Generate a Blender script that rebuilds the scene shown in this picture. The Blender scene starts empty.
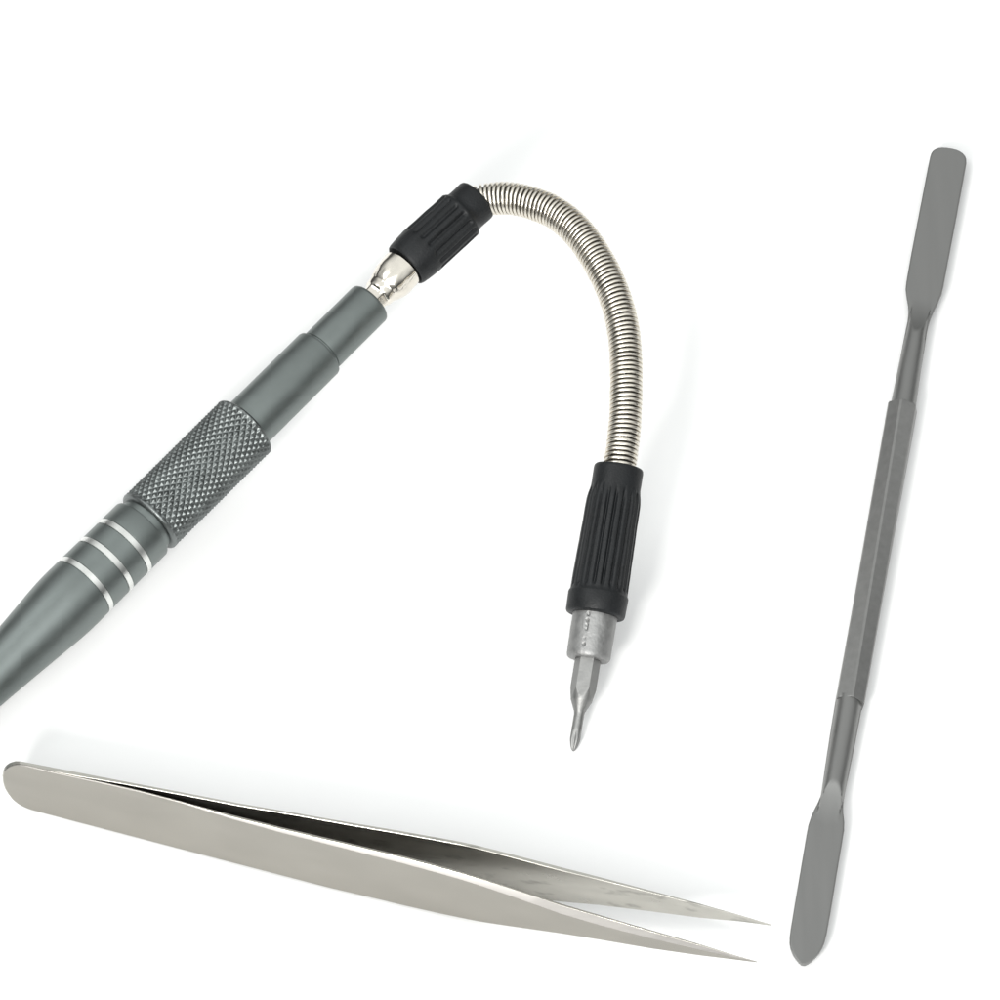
import bpy, math, random
from mathutils import Vector, Matrix, noise
random.seed(4)
PI = math.pi
scn = bpy.context.scene
COL = scn.collection

# ------------------------------------------------------------------ camera
S = 0.00016                     # metres per photo pixel at the middle of the table
ELEV = math.radians(55)         # camera looks down at 55 degrees
DIST = 1.2
FWD = Vector((0, math.cos(ELEV), -math.sin(ELEV)))
RIGHT = Vector((1, 0, 0))
UP = Vector((0, math.sin(ELEV), math.cos(ELEV)))
CAM = -FWD * DIST
cd = bpy.data.cameras.new('camera'); co = bpy.data.objects.new('camera', cd); COL.objects.link(co)
co.location = CAM
co.rotation_euler = (PI / 2 - ELEV, 0, 0)
cd.sensor_width = 36; cd.lens = 36 * DIST / (1000 * S)
cd.clip_start = 0.05; cd.clip_end = 20
scn.camera = co

def at(px, py, z=0.0):
    """a point of the photograph at height z (in photo pixels) above the table"""
    d = FWD * DIST + RIGHT * ((px - 500) * S) + UP * ((500 - py) * S)
    t = (z * S - CAM.z) / d.z
    return CAM + d * t
def k_at(p):                    # metres per photo pixel at a point
    return S * (p - CAM).dot(FWD) / DIST
def proj(p):
    v = p - CAM; w = v.dot(FWD)
    return (500 + v.dot(RIGHT) * DIST / w / S, 500 - v.dot(UP) * DIST / w / S)

# ------------------------------------------------------------------ helpers
def mesh_obj(name, verts, faces, mat, parent=None, sharp=35, origin=None, normals=True):
    import bmesh
    me = bpy.data.meshes.new(name)
    o0 = origin if origin is not None else (parent_world(parent) if parent else Vector((0, 0, 0)))
    me.from_pydata([tuple(Vector(v) - o0) for v in verts], [], faces)
    bm = bmesh.new(); bm.from_mesh(me)
    bmesh.ops.recalc_face_normals(bm, faces=bm.faces)
    bm.to_mesh(me); bm.free()
    for p in me.polygons: p.use_smooth = True
    if sharp: me.set_sharp_from_angle(angle=math.radians(sharp))
    me.materials.append(mat)
    o = bpy.data.objects.new(name, me); COL.objects.link(o)
    if parent: o.parent = parent
    else: o.location = o0
    return o
def parent_world(o):
    v = Vector((0, 0, 0))
    while o is not None:
        v = v + o.location; o = o.parent
    return v
def thing(name, label, cat, loc):
    o = bpy.data.objects.new(name, None); COL.objects.link(o)
    o.location = loc; o.empty_display_size = 0.01
    o['label'] = label; o['category'] = cat
    return o
def frame_for(d):
    d = d.normalized()
    a = Vector((0, 0, 1)) if abs(d.z) < 0.9 else Vector((1, 0, 0))
    u = d.cross(a).normalized(); v = u.cross(d).normalized()      # v points roughly up
    return u, v
def lathe(A, B, stations, n=64, rfun=None, closed=True, cap=True):
    """stations (s, r) in photo pixels from image point of A towards B; A, B are world points"""
    u, v = frame_for(B - A)
    pa, pb = proj(A), proj(B)
    L = math.hypot(pb[0] - pa[0], pb[1] - pa[1]); ex, ey = (pb[0] - pa[0]) / L, (pb[1] - pa[1]) / L
    def loc(s):
        lo, hi = -1.0, 2.0
        for _ in range(40):
            m = (lo + hi) / 2; q = proj(A.lerp(B, m))
            if (q[0] - pa[0]) * ex + (q[1] - pa[1]) * ey < s: lo = m
            else: hi = m
        return A.lerp(B, lo)
    V, F = [], []
    for i, (s, r) in enumerate(stations):
        c = loc(s); k = k_at(c)
        for j in range(n):
            th = 2 * PI * j / n
            rr = (rfun(s, r, th) if rfun else r) * k
            V.append(c + (u * math.cos(th) + v * math.sin(th)) * rr)
        if i:
            for j in range(n):
                a = (i - 1) * n; b = i * n; j2 = (j + 1) % n
                F.append((a + j, a + j2, b + j2, b + j))
    if cap:
        F.append(tuple(range(n - 1, -1, -1))); m = (len(stations) - 1) * n
        F.append(tuple(range(m, m + n)))
    return V, F

def lin(*c):
    return tuple(((x / 255 + .055) / 1.055) ** 2.4 if x > 10 else x / 255 / 12.92 for x in c) + (1.0,)

def metal(name, col, rough, metallic=1.0, vary=0.10, vscale=400, rvary=0.08, bump=0.0, bscale=3000, stretch=None, spots=None, aniso=0.0, spec=.5, detail=6):
    m = bpy.data.materials.new(name); m.use_nodes = True
    nt = m.node_tree; N = nt.nodes; L = nt.links
    b = N['Principled BSDF']; b.inputs['Metallic'].default_value = metallic; b.inputs['Specular IOR Level'].default_value = spec
    tc = N.new('ShaderNodeTexCoord'); mp = N.new('ShaderNodeMapping'); L.new(tc.outputs['Object'], mp.inputs['Vector'])
    if stretch: mp.inputs['Rotation'].default_value = stretch[0]; mp.inputs['Scale'].default_value = stretch[1]
    no = N.new('ShaderNodeTexNoise'); no.inputs['Scale'].default_value = vscale; no.inputs['Detail'].default_value = detail
    L.new(mp.outputs['Vector'], no.inputs['Vector'])
    mr = N.new('ShaderNodeMapRange'); mr.inputs['From Min'].default_value = .3; mr.inputs['From Max'].default_value = .7
    mr.inputs['To Min'].default_value = 1 - vary; mr.inputs['To Max'].default_value = 1 + vary
    L.new(no.outputs['Fac'], mr.inputs['Value'])
    mx = N.new('ShaderNodeMix'); mx.data_type = 'RGBA'; mx.blend_type = 'MULTIPLY'; mx.inputs[0].default_value = 1
    mx.inputs[6].default_value = col; L.new(mr.outputs['Result'], mx.inputs[7])
    out = mx.outputs[2]
    if spots:                                                    # dark tarnish marks with a shape of their own
        sc, lo, hi, dark = spots
        n2 = N.new('ShaderNodeTexNoise'); n2.inputs['Scale'].default_value = sc; n2.inputs['Detail'].default_value = 4
        L.new(mp.outputs['Vector'], n2.inputs['Vector'])
        r2 = N.new('ShaderNodeMapRange'); r2.inputs['From Min'].default_value = lo; r2.inputs['From Max'].default_value = hi
        r2.inputs['To Min'].default_value = 1; r2.inputs['To Max'].default_value = dark
        L.new(n2.outputs['Fac'], r2.inputs['Value'])
        m2 = N.new('ShaderNodeMix'); m2.data_type = 'RGBA'; m2.blend_type = 'MULTIPLY'; m2.inputs[0].default_value = 1
        L.new(out, m2.inputs[6]); L.new(r2.outputs['Result'], m2.inputs[7]); out = m2.outputs[2]
    L.new(out, b.inputs['Base Color'])
    rr = N.new('ShaderNodeMapRange'); rr.inputs['From Min'].default_value = .3; rr.inputs['From Max'].default_value = .7
    rr.inputs['To Min'].default_value = max(.02, rough - rvary); rr.inputs['To Max'].default_value = rough + rvary
    L.new(no.outputs['Fac'], rr.inputs['Value']); L.new(rr.outputs['Result'], b.inputs['Roughness'])
    if bump:
        nb = N.new('ShaderNodeTexNoise'); nb.inputs['Scale'].default_value = bscale; nb.inputs['Detail'].default_value = 3
        L.new(mp.outputs['Vector'], nb.inputs['Vector'])
        bp = N.new('ShaderNodeBump'); bp.inputs['Strength'].default_value = bump; bp.inputs['Distance'].default_value = 0.0002
        L.new(nb.outputs['Fac'], bp.inputs['Height']); L.new(bp.outputs['Normal'], b.inputs['Normal'])
    if aniso: b.inputs['Anisotropic'].default_value = aniso
    return m

M = {}
M['anodised'] = metal('gunmetal_anodised', (.188, .210, .204, 1), .44, vary=.04, rvary=.03, bump=.06, bscale=7000)
M['knurl'] = metal('gunmetal_knurl', (.165, .178, .176, 1), .40, vary=.25, bump=.2, bscale=6000)
M['bright'] = metal('bare_aluminium', (.70, .71, .69, 1), .32, vary=.06)
M['chrome'] = metal('nickel_plate', (.74, .70, .63, 1), .15, vary=.05, rvary=.05, bump=.25, bscale=500)
M['coil'] = metal('nickel_wire', (.73, .69, .615, 1), .30, vary=.12, vscale=900, rvary=.06)
M['core'] = metal('dark_core', (.03, .03, .028, 1), .6, metallic=.3)
M['rubber'] = metal('black_rubber', (.0055, .0065, .0075, 1), .50, metallic=0, spec=.32, vary=.25, bump=.30, bscale=3000)
M['cast'] = metal('cast_steel', (.30, .30, .297, 1), .56, vary=.07, vscale=900, bump=.3, bscale=2200)
M['bit'] = metal('bit_steel', (.255, .255, .25, 1), .50, vary=.10, bump=.15, bscale=2500)
M['steel'] = metal('stainless_steel', (.305, .292, .263, 1), .26, vary=.055, vscale=55, rvary=.012, detail=2,
                   stretch=((0, 0, .25), (1, 3, 3)))
M['bevel'] = metal('ground_steel_bevel', (.30, .29, .277, 1), .50, vary=.05, vscale=200, rvary=.03, detail=2, stretch=((0, 0, .25), (1, 9, 9)))
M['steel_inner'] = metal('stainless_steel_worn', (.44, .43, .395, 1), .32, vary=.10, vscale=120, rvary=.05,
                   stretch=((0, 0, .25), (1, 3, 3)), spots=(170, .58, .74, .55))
M['blade'] = metal('dull_blade_steel', (.24, .24, .235, 1), .46, vary=.035, vscale=60, detail=3, rvary=.04, stretch=((0, 0, .14), (10, 1, 1)), bump=.03, bscale=5000)
M['shaft'] = metal('dull_shaft_steel', (.268, .267, .262, 1), .50, vary=.06, vscale=900, rvary=.015, bump=.04, bscale=2500)

def white_table():
    m = bpy.data.materials.new('white_table'); m.use_nodes = True
    b = m.node_tree.nodes['Principled BSDF']
    N = m.node_tree.nodes; L = m.node_tree.links
    tc = N.new('ShaderNodeTexCoord'); no = N.new('ShaderNodeTexNoise'); no.inputs['Scale'].default_value = 60
    L.new(tc.outputs['Object'], no.inputs['Vector'])
    cr = N.new('ShaderNodeMapRange'); cr.inputs['To Min'].default_value = .815; cr.inputs['To Max'].default_value = .835
    L.new(no.outputs['Fac'], cr.inputs['Value']); L.new(cr.outputs['Result'], b.inputs['Base Color'])
    b.inputs['Roughness'].default_value = .7
    b.inputs['Specular IOR Level'].default_value = .2
    return m

# ------------------------------------------------------------------ the white table
g = mesh_obj('table_surface', [(-0.5, -0.5, 0), (0.5, -0.5, 0), (0.5, 0.6, 0), (-0.5, 0.6, 0)], [(0, 1, 2, 3)], white_table(), sharp=0)
g['kind'] = 'structure'; g['label'] = 'plain white table surface under the tools'

# ------------------------------------------------------------------ flexible screwdriver
NOSE = at(370, 303, 111); TAIL = at(-152, 820, 27)
drv = thing('screwdriver', 'grey metal screwdriver with knurled barrel, bent silver coil neck and two black rubber grips', 'screwdriver',
            at(180, 640, 0))
# handle: stations measured from the nose back towards the tail
hb = [(319, 30), (320.2, 34), (322, 35), (342.6, 35.2), (343.2, 34.6), (349.6, 34.6), (350.2, 35.2), (368.6, 35.4), (369.2, 34.8),
      (375.8, 34.8), (376.4, 35.5), (396.8, 35.7), (397.4, 35.1), (404.0, 35.1), (404.6, 35.8), (418, 36), (428, 35.9), (436, 35.5), (446, 34.8),
      (470, 32.6), (500, 30), (530, 27.6), (560, 25.4), (590, 23.6), (620, 22.4), (650, 22), (680, 22.6), (705, 24), (722, 25.4),
      (735, 26), (748, 25.6), (752, 24.4), (754, 22)]
V, F = lathe(NOSE, TAIL, hb, 96); handle = mesh_obj('handle', V, F, M['anodised'], drv)
for a in (343.4, 369.4, 397.6):
    V, F = lathe(NOSE, TAIL, [(a, 34.0), (a + .3, 35.4 if a < 350 else 35.7), (a + 5.9, 35.5 if a < 350 else 35.8), (a + 6.2, 34.0)], 96)
    mesh_obj('silver_band', V, F, M['bright'], handle)
V, F = lathe(NOSE, TAIL, [(306, 30.5), (325, 30.5)], 64); mesh_obj('joint_ring', V, F, M['anodised'], handle)
# knurled barrel with real diamond points
NK, KS, KE = 30, 174.0, 312.0
def knurl(s, r, th):
    e = min(s - KS, KE - s)
    if e <= 2.4: return r
    p = 2 * PI * 35 / NK
    a = th * NK / (2 * PI); b = (s - KS) / (p * 1.25)
    t1 = abs(((a + b) % 1) - .5) * 2; t2 = abs(((a - b) % 1) - .5) * 2
    g1 = min(1, t1 / .9); g2 = min(1, t2 / .9)
    f = min(1, (e - 2.4) / 3)
    return r - 2.4 * f * (1 - min(g1, g2))
ks = [(KS - .8, 28), (KS, 32.5), (KS + 1.2, 34.6), (KS + 2.4, 35.6)]
s = KS + 3.0
while s < KE - 3: ks.append((s, 36.0)); s += .62
ks += [(KE - 2.4, 36), (KE - .8, 35.4), (KE, 34.2), (KE + .9, 33.2), (KE + 1.2, 28)]
V, F = lathe(NOSE, TAIL, ks, 340, knurl); mesh_obj('knurled_barrel', V, F, M['knurl'], drv, sharp=0)
V, F = lathe(NOSE, TAIL, [(69.5, 20), (70, 25), (71, 26.6), (73, 27.3), (168, 27.6), (176, 27.6)], 96)
mesh_obj('front_sleeve', V, F, M['anodised'], drv)
V, F = lathe(NOSE, TAIL, [(3, 13.4), (-1.0, 13.8), (-1.6, 17), (-1.2, 21.5), (0, 22.8), (2.0, 23.4), (64, 23.5), (67.5, 23.4), (68, 22.7), (71, 22.7)], 96)
mesh_obj('nose_collar', V, F, M['anodised'], drv)

# black rubber grips, ball joint, coil
G1A, G1B = at(407, 264, 117), at(478, 199, 133)
JA = NOSE.lerp(TAIL, .012)
def hexish(s, r, th):
    if s < 20:                              # flats milled into the neck
        q = (th % (PI / 3)) - PI / 6
        return min(r, (r * .92) / math.cos(q))
    d = Vector((math.cos(th) * 1.5, math.sin(th) * 1.5, s * .11))   # dented plating
    return r * (1 + -.01 + .05 * noise.noise(d) + .03 * noise.noise(d * 2.6))
V, F = lathe(JA, G1A, [(0, 13.6), (8, 13.8), (15, 14.1), (19, 14.3), (19.8, 14.8), (20.8, 15.7), (22, 16.1), (25, 16.4), (27.5, 16.5), (28.5, 17.0), (30, 18.2), (33, 19.3), (36, 20.1),
                       (40, 20.9), (44, 21.4), (48, 21.7), (56, 21.9), (58, 20)], 72, hexish)
mesh_obj('ball_joint', V, F, M['chrome'], drv)

def fluted(s0, s1, nfl, depth, wide):
    def f(s, r, th):
        r *= 1 + .010 * noise.noise(Vector((math.cos(th) * 2, math.sin(th) * 2, s * .06)))
        if s < s0 or s > s1: return r
        e = min(1, (s - s0) / 4, (s1 - s) / 4); e = e * e * (3 - 2 * e)
        c = (th * nfl / (2 * PI)) % 1.0
        gq = max(0, 1 - abs(c - .5) / wide); gq = gq * gq * (3 - 2 * gq)
        return r - depth * e * gq
    return f
def dense(st, a, b, step):
    out = [p for p in st if p[0] <= a]; x = a + step
    lo = [p for p in st if p[0] <= a][-1]; hi = [p for p in st if p[0] >= b][0]
    while x < b: out.append((x, lo[1] + (hi[1] - lo[1]) * (x - a) / (b - a))); x += step
    return out + [p for p in st if p[0] >= b]
g1 = [(6, 19), (2, 21.4), (-1.5, 22.4), (-2.2, 23.2), (-1.4, 24.2), (1, 25), (6, 25.8), (13, 26.4), (20, 26.8), (72, 26.4), (74, 25.2), (76, 23.4), (80, 23), (93, 23.2), (95, 22.6), (96, 21.4),
      (96, 17.5), (90, 16.5)]
g1 = dense(g1, 20, 72, 1.0)
V, F = lathe(G1A, G1B, g1, 180, fluted(20, 72, 15, 2.6, .34)); mesh_obj('rubber_grip', V, F, M['rubber'], drv, sharp=50)

# coil path
path_px = [(472, 204, 132), (487, 199.5, 135), (510, 198.5, 141), (533, 203.5, 146), (556, 213.5, 150), (577, 231, 153), (595, 255.5, 154),
           (610.5, 285.5, 153), (621, 318, 149), (625.7, 354, 143), (626, 400, 133), (623.8, 435, 124), (619.3, 468, 115), (616, 490, 108)]
P = [at(*p) for p in path_px]
def catmull(P, m=40):
    out = []
    for i in range(len(P) - 1):
        p0 = P[max(0, i - 1)]; p1 = P[i]; p2 = P[i + 1]; p3 = P[min(len(P) - 1, i + 2)]
        for j in range(m):
            t = j / m
            out.append(.5 * ((2 * p1) + (p2 - p0) * t + (2 * p0 - 5 * p1 + 4 * p2 - p3) * t * t + (3 * p1 - p0 - 3 * p2 + p3) * t ** 3))
    return out + [P[-1]]
C = catmull(P)
acc = [0]
for i in range(1, len(C)): acc.append(acc[-1] + (C[i] - C[i - 1]).length)
tot = acc[-1]
def transport(C):
    Fm = []; d = (C[1] - C[0]).normalized(); u, v = frame_for(d)
    for i in range(len(C)):
        dn = (C[min(i + 1, len(C) - 1)] - C[max(i - 1, 0)]).normalized()
        ax = d.cross(dn)
        if ax.length > 1e-9:
            R = Matrix.Rotation(d.angle(dn), 3, ax.normalized()); u = R @ u
        u = (u - dn * u.dot(dn)).normalized(); d = dn
        Fm.append((d.copy(), u.copy(), d.cross(u)))
    return Fm
FR = transport(C)
import bisect
def sample(a):
    i = max(0, min(len(C) - 2, bisect.bisect_right(acc, a) - 1)); t = (a - acc[i]) / max(1e-12, acc[i + 1] - acc[i])
    c = C[i].lerp(C[i + 1], t); d = FR[i][0].lerp(FR[i + 1][0], t).normalized(); u = FR[i][1].lerp(FR[i + 1][1], t); u = (u - d * u.dot(d)).normalized()
    return c, d, u, d.cross(u)
PITCH = 4.75 * S
turns = int(tot / PITCH); SEG = 44
V, F = [], []
prof = [(-1.55, -2.8), (-1.55, -.2), (-1.38, .32), (-.8, .52), (0, .58), (.8, .52), (1.38, .32), (1.55, -.2), (1.55, -2.8)]
nP = len(prof); R0 = 16.1
total_steps = turns * SEG
wob = [random.uniform(-.42, .42) for _ in range(turns + 2)]
for q in range(total_steps + 1):
    a = min(tot, q * PITCH / SEG)
    c, d, u, v = sample(a); th = 2 * PI * q / SEG
    k = k_at(c); tn = q / SEG; ti = int(tn); fr = tn - ti
    w = wob[ti] * (1 - fr) + wob[min(turns + 1, ti + 1)] * fr
    rad = u * math.cos(th) + v * math.sin(th)
    for (x, h) in prof:
        V.append(c + d * ((x + w * .5 * math.sin(th + ti)) * k) + rad * ((R0 + h + w * .5) * k))
    if q:
        for j in range(nP - 1):
            A0 = (q - 1) * nP; B0 = q * nP
            F.append((A0 + j, A0 + j + 1, B0 + j + 1, B0 + j))
coil = mesh_obj('flexible_coil', V, F, M['coil'], drv, sharp=0)
V, F = [], []
for i in range(0, len(C), 4):
    c, (d, u, v) = C[i], FR[i]; k = k_at(c); m = len(V)
    for j in range(32): V.append(c + (u * math.cos(j * PI / 16) + v * math.sin(j * PI / 16)) * 12.7 * k)
    if i:
        for j in range(32): F.append((m - 32 + j, m - 32 + (j + 1) % 32, m + (j + 1) % 32, m + j))
mesh_obj('inner_hose', V, F, M['core'], coil, sharp=0)

# lower grip, holder, bit
G2A, TIP = at(619, 468, 115), at(573, 752, 4)
LB = math.hypot(619 - 573, 468 - 752)
g2 = [(8, 17.5), (1, 18), (-.4, 19), (-.6, 23.6), (.6, 24.6), (3, 25), (20, 25.0), (24, 25.6), (29, 26.6), (34, 27.2), (124, 29.0), (127, 29.1), (128, 30), (129.5, 30.5), (147, 30), (149, 29.2),
      (149.8, 27), (149.8, 20), (146, 19)]
g2 = dense(g2, 34, 124, 1.5)
g2 = [p for p in g2]
V, F = lathe(G2A, TIP, dense(g2, 24, 29, .8) if False else g2, 220, fluted(26, 125, 20, 2.7, .30)); mesh_obj('rubber_grip', V, F, M['rubber'], drv, sharp=50)
def cast(s, r, th):
    p = noise.noise(Vector((math.cos(th) * 3, math.sin(th) * 3, s * .12)))
    a = abs((th - 1.35 + PI) % (2 * PI) - PI) / .085            # pitted casting seam
    pit = max(0, 1 - a * a) * max(0, noise.noise(Vector((7.3, 1.1, s * .33))) + .15) * (1 if 150 < s < 191 else 0)
    return r * (1 + .010 * p - .13 * pit)
V, F = lathe(G2A, TIP, [(140, 21), *[(148 + i, 22.6 - .01 * i) for i in range(43)], (192.6, 21.6), (194, 20.4), (194.4, 18.5), (194.0, 12.5), (190, 12)], 160, cast)
mesh_obj('bit_holder', V, F, M['cast'], drv)
def bitf(s, r, th):
    if s < 240:
        n = 6; q = (th % (PI / 3)) - PI / 6
        return min(r, 11.3 / math.cos(q))
    if s > 264:                                   # cross-point flutes
        e = min(1, (s - 264) / 9)
        return r * (1 - .30 * e * (.5 + .5 * math.cos(4 * th + .6)) ** 1.5)
    return r
bs = [(188, 13.4), (222, 13.4)] + [(222 + i, 13.4 - .19 * i) for i in range(1, 14)] + [(236 + i, 10.75 - .46 * i) for i in range(0, 12)] + [(248.5, 5.4), (250, 5.2), (258, 5.2)]
bs += [(260 + i * 2, 5.2 + .07 * i) for i in range(7)] + [(274, 5.7), (277, 5.3), (280, 4.5), (283, 3.5), (285.5, 2.3), (287, .8)]
V, F = lathe(G2A, TIP, dense(dense(bs, 224, 235, 1.0), 235, 249, 1.0) if False else bs, 180, bitf); mesh_obj('driver_bit', V, F, M['bit'], drv, sharp=28)

# ------------------------------------------------------------------ tweezers standing on their edges
twz = thing('tweezers', 'shiny silver pointed tweezers standing on edge with slightly open tips', 'tweezers', at(30, 812, 0))
ce = math.cos(ELEV)
# x, top, bottom of each arm's outer face in the photograph, chamfer height
front = [(4, 775, 783, 1), (5.2, 771, 789, 1), (8, 768, 795, 1), (12, 765.5, 801, 1), (17, 764, 805.5, 1), (22, 764, 808.5, 1), (28, 765, 811, 1), (60, 772.5, 819.5, 1), (100, 781, 830, 1), (140, 790, 840.5, 1),
         (180, 800.5, 851, 1.0), (230, 815.8, 864, 2), (280, 829.2, 877, 3.4), (330, 841.4, 890, 4.1), (380, 853.8, 901.6, 5), (400, 858.7, 906.5, 5.3), (440, 869.4, 915.5, 5.7), (460, 875.2, 919.6, 6), (475, 879.8, 922.6, 6.3), (490, 884.6, 925, 6.7), (510, 891.4, 927.8, 7.2),
         (560, 909.0, 934.5, 8.4), (600, 920.8, 940.6, 8.6), (650, 934.6, 949, 7), (700, 947.4, 956, 4.6), (735, 956.6, 960, 2), (757, 961.8, 962.6, .3)]
rear = [(4, 771, 779, 0), (5.2, 767, 785, 0), (8, 764, 791, 0), (12, 761.5, 797, 0), (17, 760, 801.5, 0), (22, 760, 804.5, 0), (28, 761.2, 807, 0), (60, 767.2, 814.2, 1), (100, 774.8, 823.8, 1), (140, 782.4, 833, 1),
        (180, 790, 841.4, 1), (240, 801.6, 853.8, 1), (300, 811.8, 864.6, 1), (350, 820.6, 873, 1), (400, 829, 880.3, 1), (440, 836.2, 886.5, 1), (460, 839.9, 888.9, 1), (475, 843.2, 890.6, 1), (490, 847, 891.8, 1), (510, 852.2, 893.6, 1),
        (560, 865.6, 899.6, 1), (600, 876, 903.4, 1), (650, 889.5, 910, .8), (700, 903.2, 917, .6), (740, 914.8, 921, .3), (772, 924.6, 925.6, .1)]
def interp(tab, s):
    for a, b in zip(tab, tab[1:]):
        if s <= b[0]:
            t = (s - a[0]) / (b[0] - a[0]); return tuple(a[i] + (b[i] - a[i]) * t for i in range(1, len(a)))
    return tab[-1][1:]
HB = 8
def arm(st, side, mat):
    V, F = [], []
    wmax = 52 / ce / 2
    rows = []
    # refine
    R_ = []
    for a, b in zip(st, st[1:]):
        m = max(1, int((b[0] - a[0]) / 9))
        for j in range(m): R_.append(tuple(a[i] + (b[i] - a[i]) * j / m for i in range(4)))
    R_.append(st[-1])
    n0 = None
    d = (at(470, st[16][1] + 24, wmax) - at(60, st[7][1] + 24, wmax)); d.z = 0; d.normalize()
    nrm = Vector((d.y, -d.x, 0))                       # towards the viewer
    if nrm.y > 0: nrm = -nrm
    for (x, yt, yb, ch) in R_:
        ym = (yt + yb) / 2
        yl = ym if x >= 60 else (796 if side > 0 else 790.7) - .2476 * (60 - x)
        c = at(x, yl, wmax - (ym - yl) / ce); k = k_at(c)
        c = at(x, yl, wmax) + Vector((0, 0, -(ym - yl) / ce * k))
        hw = (yb - yt) / 2 / ce * k
        cm = interp([(0, .64), (520, .64), (640, .60), (757, .57)], x)[0]
        if side > 0: tpx = max(interp([(0, 1.5), (140, 1.5), (300, 1.8), (700, 1.8), (757, .5)], x)[0], ch * cm + interp([(0, 1.0), (180, 1.0), (230, 2.6), (420, 2.9), (560, 2.2), (690, 1.6), (757, .3)], x)[0])
        else: tpx = interp([(0, 4.6), (85, 4.4), (125, 3.5), (300, 2.9), (380, 3.4), (560, 4), (772, .4)], x)[0]
        t = tpx * k
        e = min(.28, hw / k * .25, tpx * .1) * k
        chd = max(.5 * e, min(ch * cm, tpx * .85) * k)   # chamfer goes back this far
        chh = max(1.3 * e, min(ch * (1.42 - cm) * k, hw * 1.1))   # and down this far
        if side > 0:   # front arm: outer face looks at the viewer
            sec = [(0, -hw + e), (0, hw - chh - e), (-e * .25, hw - chh - e * .2), (-chd, hw - e * .5), (-chd - e * .6, hw), (-t + e, hw), (-t, hw - e), (-t, -hw + e), (-t + e, -hw), (-e, -hw)]
        else:          # rear arm: outer face looks away
            sec = [(0, -hw + e), (0, hw - e), (e, hw), (t - e, hw), (t, hw - e), (t, -hw + e), (t - e, -hw), (e, -hw)]
        rows.append([c + nrm * a + Vector((0, 0, b)) for a, b in sec])
    n = len(rows[0])
    for i, r in enumerate(rows):
        V += r
        if i:
            for j in range(n):
                F.append(((i - 1) * n + j, (i - 1) * n + (j + 1) % n, i * n + (j + 1) % n, i * n + j))
    F.append(tuple(range(n))); m = (len(rows) - 1) * n; F.append(tuple(range(m, m + n)))
    o = mesh_obj('arm', V, F, mat, twz, sharp=11)
    if side > 0:                                       # the bevel is ground, rougher than the polished face
        o.data.materials.append(M['bevel'])
        for q in range((len(rows) - 1) * n):
            if q % n == 2: o.data.polygons[q].material_index = 1
    return o
a1 = arm(front, 1, M['steel']); a2 = arm(rear, -1, M['steel_inner'])
a1['label'] = 'front arm with a polished bevelled edge'; a2['label'] = 'rear arm, its worn inner face showing'

# ------------------------------------------------------------------ double-ended spudger
ZS = 14.5
spd = thing('metal_spudger', 'dull grey double ended metal pry tool with flat blades and faceted shaft', 'pry tool', at(850, 704, 0))
SA, SB = at(902.6, 407, ZS), at(849.6, 704, ZS)
u_ = (SB - SA).normalized()
# faceted shaft
V, F = [], []
NS = 40; sec = []
for q in range(6):
    for dq in (-.08, .08):
        sec.append(q * PI / 3 + PI / 6 + dq)
w_ = Vector((u_.y, -u_.x, 0)); 
if w_.x < 0: w_ = -w_
for i in range(NS + 1):
    t = (0, .0035)[i] if i < 2 else (1, .9965)[NS - i] if i > NS - 2 else i / NS
    c = SA.lerp(SB, t); k = k_at(c)
    tw = .12 - .26 * t
    rr = 1.0 if 0 < i < NS else .985
    off = 0 if 0 < i < NS else 0
    for a in sec:
        r = 15.6 * k * rr
        V.append(c + w_ * (math.cos(a + tw) * r) + Vector((0, 0, math.sin(a + tw) * r * .92)))
    n = len(sec)
    if i:
        for j in range(n): F.append(((i - 1) * n + j, (i - 1) * n + (j + 1) % n, i * n + (j + 1) % n, i * n + j))
F.append(tuple(range(n))); F.append(tuple(range(NS * n, NS * n + n)))
mesh_obj('shaft', V, F, M['shaft'], spd, sharp=4)

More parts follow.
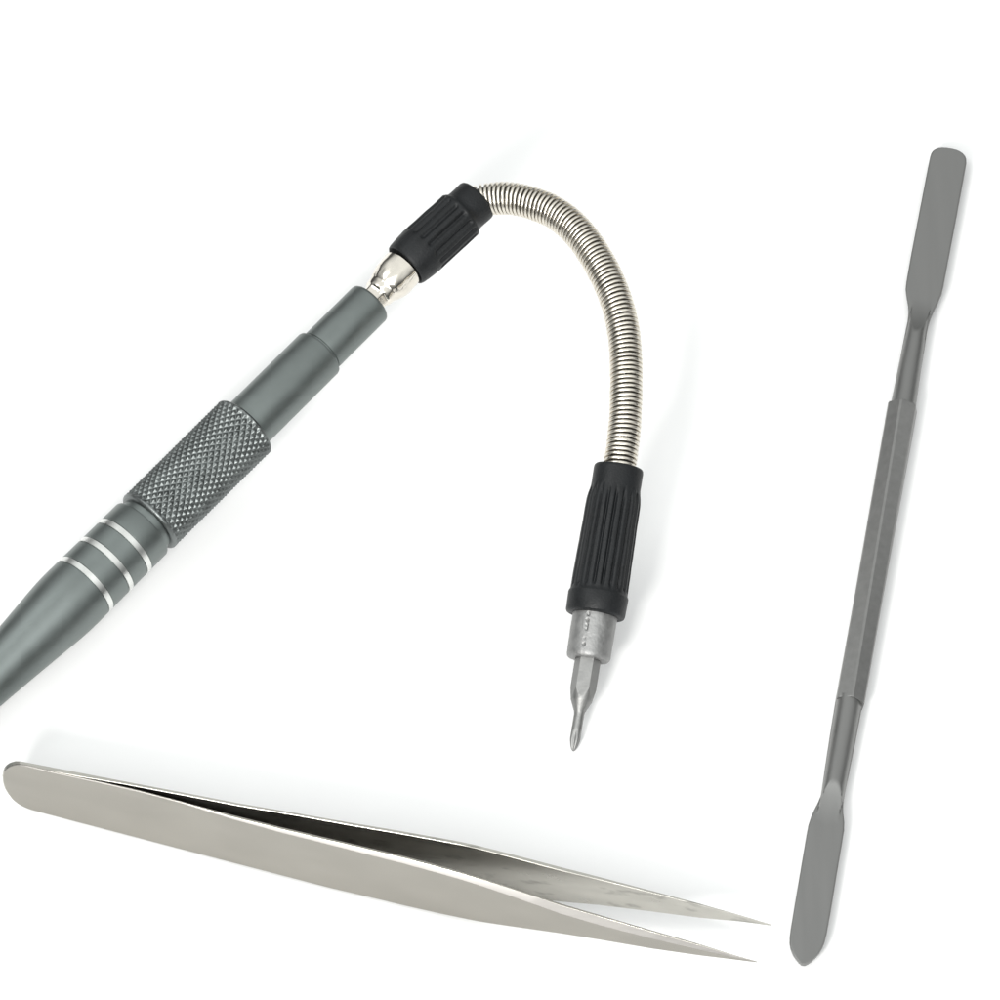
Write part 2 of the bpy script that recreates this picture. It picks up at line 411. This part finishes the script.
def blade(outline, rod, s_flat0, s_flat1, tb, label, tip_tail, mat):
    """outline: (y, xleft, xright) down the photograph; rod: (y, radius); s_flat0..1: where the ground flat cuts the rod"""
    V, F = [], []; NU = 28
    ys = []
    for a, b in zip(outline, outline[1:]):
        m = max(1, int(abs(b[0] - a[0]) / 2.0))
        ys += [a[0] + (b[0] - a[0]) * j / m for j in range(m)]
    ys.append(outline[-1][0])
    rows = []
    sl = (849.6 - 902.6) / (704 - 407.)
    for y in ys:
        xl, xr = interp(outline, y)
        # the outline is measured square to the axis, so shift the two sides along it
        dy = (xr - xl) / 2 * .155
        cl = at(xl, y - dy, ZS); cr = at(xr, y + dy, ZS); c = (cl + cr) / 2; hw = (cr - cl).length / 2; wd = (cr - cl).normalized(); k = k_at(c)
        r = interp(rod, y)[0] * k
        pl = tb + (14 - tb) * max(0, min(1, (y - s_flat1) / (s_flat0 - s_flat1))) ** 2
        top = []
        for j in range(NU + 1):
            uu = -math.cos(PI * j / NU)
            x = uu * hw
            edge = math.sqrt(max(0, 1 - abs(uu) ** 24))
            h = tb * k * (.25 + .75 * edge)
            if abs(x) < r: h = max(h, min(math.sqrt(r * r - x * x), pl * k))
            if abs(uu) > .9999 : h = .15 * k if hw > r * 1.03 else .02 * k
            top.append((x, h))
        rows.append([c + wd * x + Vector((0, 0, h)) for x, h in top] + [c + wd * x - Vector((0, 0, h)) for x, h in reversed(top)])
    n = len(rows[0])
    for i, rw in enumerate(rows):
        V += rw
        if i:
            for j in range(n): F.append(((i - 1) * n + j, (i - 1) * n + (j + 1) % n, i * n + (j + 1) % n, i * n + j))
    F.append(tuple(range(n))); m = (len(rows) - 1) * n; F.append(tuple(range(m, m + n)))
    o = mesh_obj('blade', V, F, mat, spd, sharp=22); o['label'] = label
    return o
up = [(150.0, 946, 953), (150.4, 941.5, 957.5), (151.2, 938, 960.5), (152.6, 934.8, 963.2), (154.5, 932.6, 965.2), (157, 931.0, 966.3), (161, 929.8, 966.4), (180, 926, 963), (220, 918.3, 955.6), (260, 910.6, 948), (285, 906.2, 943.3), (292, 905.4, 941.6),
      (300, 906.4, 938.4), (308, 907.9, 934.6), (316, 908.3, 931.2), (324, 907.3, 928.6), (332, 905.6, 926.9), (345, 903, 925), (370, 898, 920.9), (395, 893.0, 917.3), (406, 890.6, 915.8), (412, 889.8, 915)]
urod = [(150, .1), (300, .1), (301, 9.6), (332, 9.8), (345, 10.6), (370, 11.6), (412, 12.8)]
blade(up, urod, 345, 300, 2.6, 'long blade with a rounded end', 0, M['blade'])
dn = [(700, 836, 862), (708, 834.6, 861.6), (740, 829.4, 855.5), (770, 824.8, 849.5), (790, 821.9, 845.4), (798, 820.6, 843.9), (805, 818, 843.2), (812, 814.4, 843.4), (820, 811, 844.4), (828, 808.4, 844.2), (836, 806.8, 842.9),
      (870, 801, 837.2), (910, 794.3, 830.6), (932, 790.6, 826.7), (940, 789.6, 824.6), (946, 789.4, 822.2), (951, 790.4, 819.4), (956, 792.6, 815.6), (960, 795.5, 811.8), (963, 798.6, 808), (964.6, 801, 805)]
drod = [(700, 13), (708, 13), (770, 11.9), (798, 11.5), (820, 11.5), (825, .1), (965, .1)]
blade(dn, drod, 782, 826, 2.6, 'shorter blade tapering to a blunt point', 0, M['blade'])

# ------------------------------------------------------------------ light
def area(name, loc, target, size, power, col=(1, 1, 1), sy=None):
    l = bpy.data.lights.new(name, 'AREA'); l.energy = power; l.size = size; l.color = col
    if sy: l.shape = 'RECTANGLE'; l.size_y = sy
    o = bpy.data.objects.new(name, l); COL.objects.link(o); o.location = loc
    o.rotation_euler = (Vector(target) - Vector(loc)).to_track_quat('-Z', 'Y').to_euler()
    return o
area('key_softbox', (-.27, -.70, .52), (0, 0, 0), .16, 5.8, (1, .985, .96))
area('added_front_fill', (.10, -1.0, 1.25), (0, 0, 0), 1.1, 10, (.985, 1, 1))  # added fill from the camera side, tucks cast shadows behind the tools
area('added_side_fill', (-.62, .10, .95), (0, 0, 0), .40, 2.2, (.985, 1, 1))  # added lamp, raises the highlight along the metal handle
w = bpy.data.worlds.new('World'); scn.world = w; w.use_nodes = True
nt = w.node_tree; bg = nt.nodes['Background']                     # a studio: dim walls, pale ceiling
tc = nt.nodes.new('ShaderNodeTexCoord'); sx = nt.nodes.new('ShaderNodeSeparateXYZ'); nt.links.new(tc.outputs['Generated'], sx.inputs[0])
mr = nt.nodes.new('ShaderNodeMapRange'); mr.interpolation_type = 'SMOOTHSTEP'
mr.inputs['From Min'].default_value = .15; mr.inputs['From Max'].default_value = .85
mr.inputs['To Min'].default_value = .07; mr.inputs['To Max'].default_value = 1.08
nt.links.new(sx.outputs['Z'], mr.inputs['Value']); nt.links.new(mr.outputs['Result'], bg.inputs['Strength'])
bg.inputs['Color'].default_value = (.98, 1, .99, 1)
scn.view_settings.view_transform = 'Standard'; scn.view_settings.look = 'None'
scn.view_settings.exposure = 0.07; scn.view_settings.gamma = 1
scn.cycles.use_denoising = True
scn.cycles.max_bounces = 10
